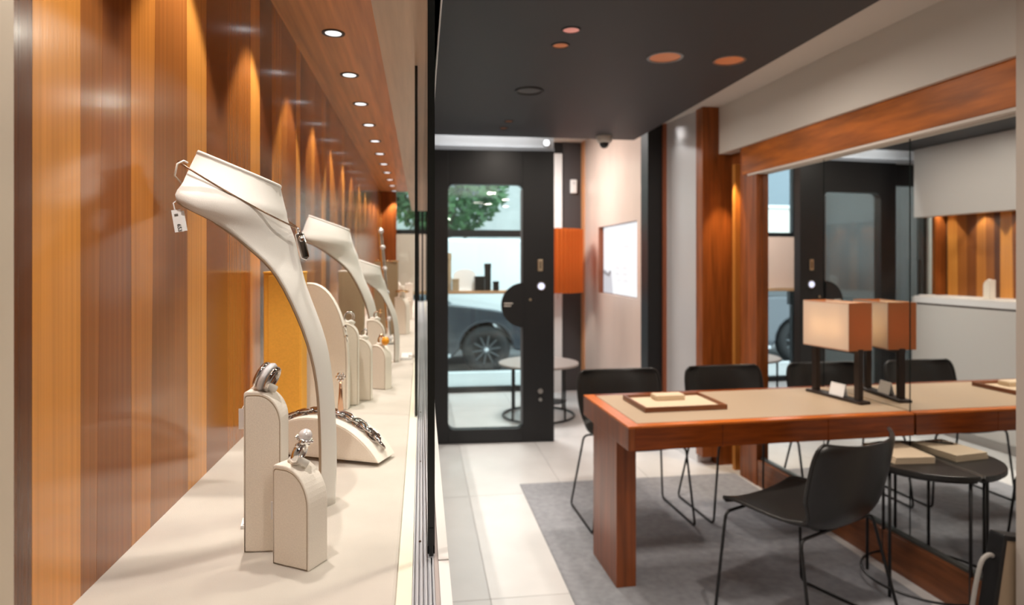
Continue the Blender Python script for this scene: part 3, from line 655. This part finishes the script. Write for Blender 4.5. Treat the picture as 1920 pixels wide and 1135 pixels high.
bangle('gold bangle round the finial of the deep cream ring stand', (-.077, 2.63, DK+.172), 80, 0, 0, .024, .003)
cf = thing('silver_collar', 'tall curved polished silver collar necklace standing upright in the showcase', 'necklace', (-.118, 2.32, DK))
path = catmull([(-.030, 0, .415), (-.024, 0, .37), (-.018, 0, .30), (-.010, -.004, .22), (-.003, -.004, .13), (.004, 0, .04), (.006, 0, .008)], 5)
MB().tube(path, .0085, 8).build('collar', M['silver'], cf, smooth=True)
q = MB()
for p in path[2::5]: q.ball((p.x+.004, p.y-.005, p.z), .0095, 8)
q.build('stones', M['diamond'], cf, smooth=True)
MB().lathe([(.022, 0), (.022, .006), (.008, .010)], (.006, 0, 0), 18).build('acrylic_foot', M['acrylic'], cf)
pl = thing('price_plate', 'thin white plinth plate on the deck beyond the orange stone ring', 'plate', (-.0445, 1.985, DK))
box('slab', -.016, .016, -.05, .05, .0, .008, M['paper'], pl, bevel=.001); box('base', -.014, .016, -.048, .048, .0, .002, M['dark_brown'], pl)
ep = thing('earring_pin', 'bronze tapering pin with a silver flower head beside the nearest bust', 'earring stand', (-.1465, 1.205, DK))
MB().lathe([(.0075, .004), (.0035, .05), (.0022, .078)], n=10).build('pin', M['rose_gold'], ep, smooth=True)
q = MB()
for k in range(6): q.ball((.006*math.cos(R(60*k)), -.002, .083+.006*math.sin(R(60*k))), .0032, 7)
q.ball((0, -.003, .083), .003, 7); q.build('flower', M['silver'], ep, smooth=True)
box('foot', -.012, .016, -.010, .010, 0, .006, M['paper'], ep, bevel=.001)
def small_card(label, x, y, w_, h, rz=0., lean=0, z=0., name='price_card'):
    t = thing(name, label, 'price tag', (x, y, DK+z), R(rz))
    MB().box(-w_/2, w_/2, -.0004, .0004, .0005, h).xf(rotm(lean, 0, 0)).build('card', M['paper'], t)
    MB().tube([(0, .001, h*.95), (.002, .004, h*1.12)], .0004, 6).build('string', M['paper'], t)
t = thing('price_tile', 'small white price tile lying behind the tall cream ring stand', 'price tag', (-.187, .752, DK), R(10))
box('slab', -.012, .012, -.012, .012, 0, .004, M['paper'], t, bevel=.0006); box('top', -.010, .010, -.010, .010, .004, .0048, M['paper'], t)
small_card('white price tag hung on the back edge of the tall cream ring stand', -.187, .706, .006, .022, 10, 0, .118)
small_card('white price tag tucked behind the pearl ring stand', -.147, .672, .006, .018, 20, 0, .035)

# ================================================================ CEILING FITTINGS (sales room)
def ceil_disc(name, label, x, y, r, m, rim, cat='downlight', depth=.004):
    t = thing(name, label, cat, (x, y, 2.40))
    MB().lathe([(r*.86, .0), (r*.86, -depth), (r, -depth), (r*1.01, 0)], n=36).build('trim_ring', M[rim], t)
    MB().lathe([(.001, -.002), (r*.86, -.0008), (r*.86, 0), (.001, 0)], n=36).build('reflector', M[m], t)
    return t
ceil_disc('ceiling_downlight', 'large copper downlight with a pale rim, the one nearer the ceiling centre', 1.141, 2.896, .085, 'copper_warm', 'ring_steel')
ceil_disc('ceiling_downlight', 'large copper downlight close to the edge of the dark ceiling', 1.464, 2.898, .078, 'copper_warm', 'ring_steel')
ceil_disc('small_downlight', 'small bright pink copper downlight, nearer one of its pair', .619, 2.61, .040, 'copper_lit', 'dark_ring')
ceil_disc('small_downlight', 'small dull pink copper downlight just past the bright pink one', .616, 2.803, .040, 'copper_warm', 'dark_ring')
ceil_disc('small_downlight', 'tiny dark red downlight in front of the security door', .597, 4.37, .032, 'copper_cup', 'dark_ring')
ceil_disc('small_downlight', 'last tiny dark red downlight, closest to the security door', .592, 4.60, .032, 'copper_cup', 'dark_ring')
ceil_disc('ceiling_speaker', 'round dark grey speaker grille in the charcoal ceiling', .603, 3.57, .08, 'grille', 'dark_ring', 'speaker', .008)
cm = thing('security_camera', 'beige dome security camera under the far edge of the dark ceiling', 'camera', (1.40, 4.80, 2.40))
MB().lathe([(.062, 0), (.062, -.02), (.056, -.045), (.046, -.052)], n=28).build('housing', M['cream_dome'], cm, smooth=False)
MB().ball((0, 0, -.058), .036, 12).build('dome', M['plastic_black'], cm, smooth=True)
ws = thing('wall_sensor', 'small white sensor box on the dark facade column', 'sensor', (1.665, 6.93, 2.26))
box('body', -.035, .035, -.04, 0, -.075, .075, M['white_plastic'], ws, bevel=.006); box('lens', -.014, .014, -.042, -.04, .02, .05, M['alu'], ws)
# ceiling lamps (some over and behind the camera), plus fill added for brightness
for (x, y, e) in ((1.141, 2.896, 1.), (1.464, 2.898, 1.), (.619, 2.61, .8), (.616, 3.9, .9), (.597, 4.45, .7), (1.2, 1.4, 1.3), (.62, 1.1, 1.1), (1.4, .2, 1.3), (.6, -.6, 1.2), (1.3, 4.1, .9)):
    lamp_light('room_lamp', 'SPOT', (x, y, 2.385), CEIL_W*e, (1, .89, .78), .05, spot=84, blend=.7)
    lamp_light('room_fill', 'AREA', (x, y, 2.392), CEIL_W*e*.17, (1, .89, .78), .12)  # wide soft fill added at every ceiling lamp position
lamp_light('counter_fill', 'AREA', (.42, -.35, 2.39), 1.5, (1, .93, .86), .2)  # added fill brightening the stand fronts, no fitting belongs to it
lamp_light('entrance_lamp', 'AREA', (.75, 5.9, 2.74), 60, (1, .96, .92), .7)
for x in (.2, .5, .8): lamp_light('transom_fill', 'AREA', (x, 5.01, 2.73), 2.2, (.95, .98, 1), .06)  # unseen lamps added to brighten the white panel over the door
lamp_light('recess_lamp', 'SPOT', mw(1.47, .10, 2.12), 45, (1, .72, .38), .01, spot=50, blend=.6, target=mw(1.515, .0, .9))

# ================================================================ RUG, TABLE
rug = thing('rug', 'large grey taupe wool rug under the table and chairs', 'rug', (.645, 2.0, 0), R(.4))
box('pile', 0, 1.46, -3.2, 2.05, 0, .008, M['carpet'], rug, bevel=.003); box('binding', -.006, 0, -3.2, 2.05, 0, .007, M['carpet'], rug)

TR = 2.2
tb_ = thing('desk_table', 'long reddish brown wooden sales table with a beige leather top, butting the mirror', 'table', (.846, 2.548, 0), R(TR))
TL, TD = 1.353, .645
def tbl(name, x0, x1, y0, y1, z0, z1, m, par=tb_, bevel=.002): return box(name, x0, x1, y0, y1, z0, z1, M[m], par, bevel=bevel)
# top frame, apron panels and the inset leather
tbl('end_border', 0, .055, 0, TD, .740, .750, 'border_lit_wood'); tbl('front_border', .055, TL, 0, .045, .740, .750, 'border_lit_wood'); tbl('rear_border', .055, TL, TD-.045, TD, .728, .750, 'table_wood')
tbl('leather_top', .055, TL, .045, TD-.045, .73, .7515, 'leather_top')
tbl('end_apron', 0, .03, 0, TD, .648, .740, 'leg_wood')
for (a, b) in ((.03, .42), (.4225, .92), (.9225, TL)): tbl('drawer_front', a, b, .0, .028, .648, .7395, 'table_wood', bevel=.001)
tbl('rear_apron', .03, TL, TD-.028, TD, .648, .728, 'table_wood'); tbl('drawer_case', .03, TL, .03, TD-.03, .655, .728, 'leg_wood')
tbl('end_leg', .002, .092, .150, .485, .008, .650, 'leg_wood', bevel=.002)
tbl('leg_bracket', .092, .105, .155, .48, .60, .650, 'leg_wood')
# tray with lining and pad
ty = thing('presentation_tray', 'flat dark wooden tray lined in cream lying on the table', 'tray', (1.19, 2.915, .752), R(2.2))
for (a, b, c, d) in ((-.20, .20, -.145, -.133), (-.20, .20, .133, .145), (-.20, -.188, -.133, .133), (.188, .20, -.133, .133)):
    box('rim', a, b, c, d, 0, .022, M['plinth_wood'], ty, bevel=.0015)
box('lining', -.188, .188, -.133, .133, 0, .009, M['tray_lining'], ty)
jp = thing('jewellery_pad', 'small cream padded block resting in the wooden tray', 'pad', (1.19, 2.985, .7615), R(2.2))
box('pad', -.075, .075, -.035, .035, 0, .026, M['tray_lining'], jp, bevel=.005, seg=3); box('base', -.072, .072, -.033, .033, 0, .003, M['tray_lining'], jp)

# table lamp
lp = thing('table_lamp', 'lit table lamp with a boxy cream and terracotta shade on a dark bronze frame', 'lamp', (2.058, 2.945, .7515), R(9.7))
box('base_bar', -.032, .032, -.175, .175, 0, .014, M['bronze'], lp, bevel=.002)
for y_ in (-.135, .135): box('post', -.014, .014, y_-.014, y_+.014, .014, .258, M['bronze'], lp, bevel=.001)
box('top_bar', -.016, .016, -.150, .150, .236, .250, M['bronze'], lp, bevel=.001)
SZ0, SZ1 = .252, .482
MB().box(-.0725, -.0700, -.1455, .1455, SZ0, SZ1).build('shade_panel', M['cream_shade'], lp); MB().box(.0700, .0725, -.1455, .1455, SZ0, SZ1).build('shade_panel', M['cream_shade'], lp)
for y_ in (-1, 1):
    o = MB().box(-.070, .070, min(y_*.1455, y_*.143), max(y_*.1455, y_*.143), SZ0, SZ1).build('shade_end', M['terracotta_shade'], lp); o['label'] = 'terracotta end panel of the shade'
for z_ in (SZ0, SZ1-.006): MB().tube([(-.071, -.144, z_+.003), (.071, -.144, z_+.003), (.071, .144, z_+.003), (-.071, .144, z_+.003)], .0022, 6, closed=True).build('shade_trim', M['terracotta_shade'], lp)
for y_ in (-.05, .05): MB().ball((0, y_, .36), .017, 8, (1, 1, 1.5)).build('bulb', M['bulb'], lp, smooth=True)
MB().tube([(0, 0, .25), (0, 0, .34)], .008, 8).build('socket', M['bronze'], lp)
lm = Matrix.Translation(lp.location) @ Matrix.Rotation(R(9.7), 4, 'Z')
for y_ in (-.06, .06): lamp_light('lamp_bulb', 'POINT', lm @ Vector((.0, y_, .36)), .95, (1, .78, .52), .02)
cd = thing('table_card', 'small white folded card standing on the bronze foot of the table lamp', 'card', tuple(lm @ Vector((-.008, -.015, .0145))), R(9.7))
MB().box(-.001, .001, -.045, .045, 0, .062).xf(rotm(0, 14, 0, (-.010, 0, 0))).build('front_leaf', M['paper'], cd); MB().box(-.001, .001, -.045, .045, 0, .062).xf(rotm(0, -14, 0, (.020, 0, 0))).build('rear_leaf', M['paper'], cd)

# ================================================================ CHAIRS
def make_chair(label):
    t = thing('shell_chair', label, 'chair', (0, 0, 0), 0, 'black leather shell chairs at the table')
    prof = [(.235, .434, .190), (.224, .449, .214), (.15, .452, .228), (.05, .442, .232), (-.05, .433, .230), (-.115, .437, .224), (-.165, .458, .222), (-.202, .502, .232), (-.226, .56, .246), (-.244, .635, .254), (-.258, .705, .252), (-.270, .752, .240), (-.275, .772, .214)]
    P = catmull([(a, b, c) for a, b, c in prof], 3)
    ns = 13; b = MB()
    for i, p in enumerate(P):
        f = i/(len(P)-1); back = max(0., min(1., (f-.42)/.25))
        for j in range(ns):
            u = -1+2*j/(ns-1); x = p.z*u; e = abs(u)**2.6
            b.v.append((x, p.x+e*(.075*back), p.y+e*(.016+.034*min(1., f/.4))*(1-back)+e*.012*back))
    n = len(P)
    for i in range(n-1):
        for j in range(ns-1): b.f.append((i*ns+j, i*ns+j+1, (i+1)*ns+j+1, (i+1)*ns+j))
    b.build('shell', M['black_leather'], t, smooth=True, solid=.014, sub=1)
    edge = [Vector(b.v[i*ns]) for i in range(n)]+[Vector(b.v[(n-1)*ns+j]) for j in range(1, ns)]+[Vector(b.v[i*ns+ns-1]) for i in range(n-2, -1, -1)]+[Vector(b.v[j]) for j in range(ns-2, 0, -1)]
    MB().tube(edge, .0068, 6, closed=True).build('welt', M['black_leather'], t, smooth=True)
    for s in (-1, 1):
        ft, fb, rb, rt = (s*.240, .195, .428), (s*.284, .215, .006), (s*.284, -.215, .006), (s*.232, -.125, .428)
        def rnd(a, c, b_, r=.03, k=4):
            a, c, b_ = Vector(a), Vector(c), Vector(b_); p, q = c+(a-c).normalized()*r, c+(b_-c).normalized()*r
            return [(1-i/k)**2*p+2*(1-i/k)*(i/k)*c+(i/k)**2*q for i in range(k+1)]
        pth = [Vector((0, .195, .428)), *rnd((0, .195, .428), ft, fb, .03), *rnd(ft, fb, rb), *rnd(fb, rb, rt), *rnd(rb, rt, (0, -.125, .428)), Vector((0, -.125, .428))]
        MB().tube(pth, .0062, 8).build('sled_leg', M['black_metal'], t, smooth=True)
    box('seat_mount', -.10, .10, -.115, .19, .424, .431, M['black_metal'], t)
    return t
ch = make_chair('black leather shell chair across the table, furthest from the mirror'); ch.location = (1.160, 3.46, .008); ch.rotation_euler = (0, 0, R(182))
dup(ch, (1.835, 3.50, .008), R(183), 'black leather shell chair across the table, beside the mirror')
dup(ch, (1.500, 2.325, .008), R(24), 'black leather shell chair this side of the table, seen from behind')

# half round side table at the mirror
sx, sy, _ = mw(-.11, 0, 0)
hs = thing('side_table', 'half round black side table with thin wire legs standing against the mirror', 'side table', (sx, sy, .008), math.atan2(MD.y, MD.x)-R(90))
rr_ = .262
poly = [(-.004, -rr_), (-.004, rr_)]+[(-.004-rr_*1.05*math.sin(R(a)), rr_*math.cos(R(a))) for a in range(8, 180, 8)]
MB().prism(poly, 'z', .545, .568).build('top', M['black_leather'], hs, bevel=.004)
MB().prism([(p[0]*.94-.004, p[1]*.94) for p in poly], 'z', .535, .545).build('under_rim', M['black_metal'], hs)
for (lx, ly) in ((-.03, -.235), (-.03, .235), (-.24, -.05), (-.16, .18)): MB().tube([(lx, ly, .54), (lx, ly, .004)], .0065, 8).build('leg', M['black_metal'], hs, smooth=True)
MB().tube([(-.02-.25*math.sin(R(a)), .245*math.cos(R(a)), .05) for a in range(0, 181, 9)], .0055, 8).build('foot_ring', M['black_metal'], hs, smooth=True)
box('edge_strip', -.006, -.002, -rr_, rr_, .5600, .5690, M['steel'], hs)
nb = thing('notepad', 'thick cream notepad on the half round black side table', 'notepad', (2.075, 2.555, .576), R(-4))
for k in range(3): box('sheets', -.09+.003*k, .09, -.115, .115-.004*k, .010*k, .010*k+.0085, M['paper_cream'], nb, bevel=.001)
pn = thing('pen', 'black pen lying on the cream notepad', 'pen', (2.075, 2.60, .6105), R(35))
MB().tube([(-.055, 0, 0), (.040, 0, 0), (.055, 0, 0)], .0042, 8, r1=.0025).build('barrel', M['plastic_black'], pn, smooth=True); MB().tube([(-.05, 0, .0045), (-.01, 0, .0045)], .0010, 6).build('clip', M['steel'], pn)
# beige leather holder next to the pilaster
mg = thing('magazine_holder', 'beige leather magazine holder with black frame standing by the taupe pilaster', 'magazine holder', (2.085, 2.045, .0085), R(4))
def slab(name, pts, y0, y1, m, bevel=.003): return MB().prism(pts, 'y', y0, y1).build(name, m, mg, bevel=bevel)
slab('leather_side', [(-.085, .0), (.11, .0), (.11, .40), (-.010, .425)], -.02, .03, M['leather_top'])
slab('black_edge', [(-.105, .0), (-.083, .0), (-.006, .43), (-.022, .44)], -.024, .034, M['black_metal'])
slab('top_rail', [(-.02, .425), (-.02, .443), (.11, .417), (.11, .40)], -.024, .034, M['black_metal'])
MB().tube(catmull([(-.155, .005, .0), (-.135, .005, .15), (-.112, .005, .27), (-.088, .005, .345), (-.058, .005, .365), (-.04, .005, .36)], 4), .008, 10).build('pale_strut', M['strut_grey'], mg, smooth=True)

# ================================================================ ENTRANCE FURNITURE
rt = thing('round_side_table', 'round low side table with thin legs behind the security door', 'side table', (1.075, 5.84, 0))
MB().lathe([(.35, .475), (.37, .48), (.37, .497), (.355, .502)], n=40).build('top', mat('stone_top', (.33, .29, .27), .4), rt)
for a in (35, 125, 215, 305): MB().tube([(.33*math.cos(R(a)), .33*math.sin(R(a)), .476), (.33*math.cos(R(a)), .33*math.sin(R(a)), .01)], .010, 8).build('leg', M['black_metal'], rt, smooth=True)
MB().tube([(.33*math.cos(R(a)), .33*math.sin(R(a)), .012) for a in range(0, 360, 12)], .010, 8, closed=True).build('foot_ring', M['black_metal'], rt, smooth=True)
fo = thing('floor_lamp', 'floor lamp with a wide pleated orange drum shade beside the door', 'lamp', (1.315, 6.40, 0))
MB().lathe([(.13, 0), (.13, .012), (.02, .022)], n=28).build('base', M['black_metal'], fo); MB().tube([(0, 0, .02), (0, 0, 1.45)], .010, 10).build('pole', M['black_metal'], fo, smooth=True)
b = MB(); n = 96
for z_ in (1.12, 1.757):
    for k in range(n): q = 2*math.pi*k/n; rr = .312+.006*math.cos(k*math.pi); b.v.append((rr*math.cos(q), rr*math.sin(q), z_))
for k in range(n): b.f.append((k, (k+1) % n, n+(k+1) % n, n+k))
b.build('shade', M['orange_shade'], fo)
for a in range(3): MB().tube([(0, 0, 1.45), (.31*math.cos(R(120*a)), .31*math.sin(R(120*a)), 1.45)], .003, 6).build('spoke', M['black_metal'], fo)
MB().ball((0, 0, 1.5), .035, 10).build('bulb', M['bulb'], fo, smooth=True)
MB().tube([(.06, -.02, 1.45), (.06, -.02, 1.05)], .0025, 6).build('pull_cord', M['brass_dull'], fo)
lamp_light('floor_lamp_bulb', 'POINT', (1.315, 6.40, 1.56), 1.4, (1, .75, .5), .04)

# ================================================================ STREET
struct(box('pavement', -9, 11, 7.1, 8.35, -.12, -.03, M['pave']), 'pale pavement outside the shop window')
struct(box('kerb', -9, 11, 8.35, 8.5, -.12, -.028, M['stone_wall']), 'kerb along the street')
struct(box('road', -14, 16, 8.5, 16.0, -.2, -.14, M['road']), 'grey street outside')
struct(box('pavement_far', -14, 16, 16.0, 20, -.2, -.06, M['pave']), 'far pavement across the street')
car = thing('car', 'dark blue grey car parked at the kerb outside', 'car', (.90, 8.88, -.14))
rw = .335
def arc(cx, r, a0, a1, n=10): return [(cx+r*math.cos(R(a0+(a1-a0)*k/n)), rw+r*math.sin(R(a0+(a1-a0)*k/n))) for k in range(n+1)]
low = [(-3.55, .36)]+[(-3.05, .25)]+arc(-2.68, .38, 180, 0)+[(-2.2, .22), (-.5, .22)]+arc(0, .38, 180, 0)+[(.75, .25), (.86, .40), (.86, .62), (.70, .78), (.1, .90), (-.55, .99), (-1.6, 1.02), (-2.9, 1.04), (-3.5, .98), (-3.6, .70)]
MB().prism(low, 'y', 0, 1.80).build('body', M['car_paint'], car, bevel=.04, seg=3)
gh = [(-.45, .98), (-1.25, 1.50), (-1.9, 1.60), (-2.7, 1.57), (-3.40, 1.02)]
MB().hexa([(-3.40, .06, 1.0), (-.45, .06, .97), (-.45, 1.74, .97), (-3.40, 1.74, 1.0), (-2.75, .26, 1.56), (-1.25, .26, 1.56), (-1.25, 1.54, 1.56), (-2.75, 1.54, 1.56)]).build('roof', M['car_paint'], car, bevel=.05, seg=3)
for (x0, x1, x2, x3) in ((-.78, -1.78, -1.78, -1.34), (-1.90, -3.05, -2.62, -1.90)):
    MB().hexa([(x1, .055, 1.04), (x0, .055, 1.04), (x0, .09, 1.04), (x1, .09, 1.04), (x2, .215, 1.48), (x3, .215, 1.48), (x3, .25, 1.48), (x2, .25, 1.48)]).build('side_window', M['car_glass'], car)
def wheel(x, y):
    o = MB().tube([(x+.255*math.cos(R(a)), y, rw+.255*math.sin(R(a))) for a in range(0, 360, 12)], .085, 12, closed=True).build('tyre', M['tyre'], car, smooth=True)
    rm = MB().lathe([(.215, 0), (.205, .02), (.19, .03), (.02, .035)], (x, y-.03, rw), 28, Matrix.Rotation(R(-90), 3, 'X')).build('wheel_rim', M['tyre'], o)
    for k in range(10):
        a = R(36*k+8); MB().tube([(x+.03*math.cos(a), y-.05, rw+.03*math.sin(a)), (x+.20*math.cos(a), y-.055, rw+.20*math.sin(a))], .017, 6, r1=.012).build('spoke', M['rim'], o)
    MB().ball((x, y-.05, rw), .04, 8, (1, .5, 1)).build('hub', M['alu'], o, smooth=True)
for x in (0, -2.68):
    for y_ in (.08, 1.72): wheel(x, y_)
box('sill_trim', -2.2, -.5, -.012, .0, .24, .29, M['alu'], car); box('headlight', .55, .80, -.005, .25, .66, .78, M['alu_white'], car, bevel=.02)
box('door_handle', -1.66, -1.46, -.02, .0, .86, .89, M['alu'], car, bevel=.006); box('wing_mirror', -.95, -.80, -.16, .02, 1.0, 1.12, M['car_paint'], car, bevel=.03)
def building(label, x0, x1, y0, z1, m, nx, nz):
    t = thing('building', label, 'building', ((x0+x1)/2, y0, -.06)); wdt = x1-x0
    box('wall', -wdt/2, wdt/2, 0, 6, 0, z1, m, t); box('cornice', -wdt/2-.1, wdt/2+.1, -.25, .0, z1-.5, z1-.2, m, t)
    for i in range(nx):
        for k in range(nz):
            cx = -wdt/2+wdt*(i+.5)/nx; z0 = 3.2+3.1*k
            f = box('window', cx-.6, cx+.6, -.06, .02, z0, z0+1.9, M['alu_white'], t); box('pane', cx-.52, cx+.52, -.07, -.06, z0+.08, z0+1.82, M['win_dark'], f)
building('pale stone town house across the street', -2.0, 9.0, 18.2, 13, M['stone_wall'], 5, 3)
building('cream town house left along the street behind the trees', -14.0, -2.2, 18.4, 12, M['bulkhead'], 5, 3)
lorry = thing('white_van', 'white van passing on the far side of the street', 'van', (1.4, 11.3, -.14))
MB().prism([(-2.4, .35), (2.2, .35), (2.35, .9), (2.0, 1.1), (1.4, 1.95), (-2.35, 2.0)], 'y', 0, 1.9).build('body', M['van_white'], lorry, bevel=.06, seg=3)
for x in (-1.5, 1.45): MB().lathe([(.33, 0), (.33, .22)], (x, .15, .33), 24, Matrix.Rotation(R(90), 3, 'X')).build('wheel', M['tyre'], lorry)
MB().prism([(1.2, 1.15), (1.85, 1.15), (1.42, 1.75), (1.2, 1.75)], 'y', -.012, .0).build('cab_window', M['car_glass'], lorry)
def tree(label, x, y, h, r, seed):
    rnd = random.Random(seed); t = thing('street_tree', label, 'tree', (x, y, -.06), 0, 'street trees')
    MB().tube([(0, 0, 0), (.05, 0, h*.5), (0, .05, h*.8)], .13, 8, r1=.05).build('trunk', M['bark'], t, smooth=True)
    for k in range(5): a = k*1.26; MB().tube([(0, 0, h*.45+.1*k), (r*.6*math.cos(a), r*.6*math.sin(a), h*.75+.1*k)], .05, 6, r1=.015).build('branch', M['bark'], t, smooth=True)
    vs = []; fs = []
    for k in range(2600):
        a, b_ = rnd.uniform(0, 6.283), math.acos(rnd.uniform(-1, 1)); q = r*rnd.uniform(.45, 1)**.5
        c = Vector((q*math.sin(b_)*math.cos(a), q*math.sin(b_)*math.sin(a), h+q*.85*math.cos(b_)))
        e1 = Vector((rnd.gauss(0, 1), rnd.gauss(0, 1), rnd.gauss(0, 1))).normalized()*.11; e2 = e1.orthogonal().normalized()*.065; i = len(vs)
        vs += [c-e1, c+e2, c+e1, c-e2]; fs.append((i, i+1, i+2, i+3))
    o = MB().add(vs, fs).build('foliage', M['leaf'], t); o['kind'] = 'stuff'
tree('leafy green street tree seen through the upper door glass', .55, 15.2, 3.4, 1.55, 1)
tree('dense green street tree standing left of the white van', -2.9, 15.4, 3.2, 1.7, 2)
tree('far green street tree in front of the pale town house', 4.1, 15.6, 3.9, 1.4, 3)
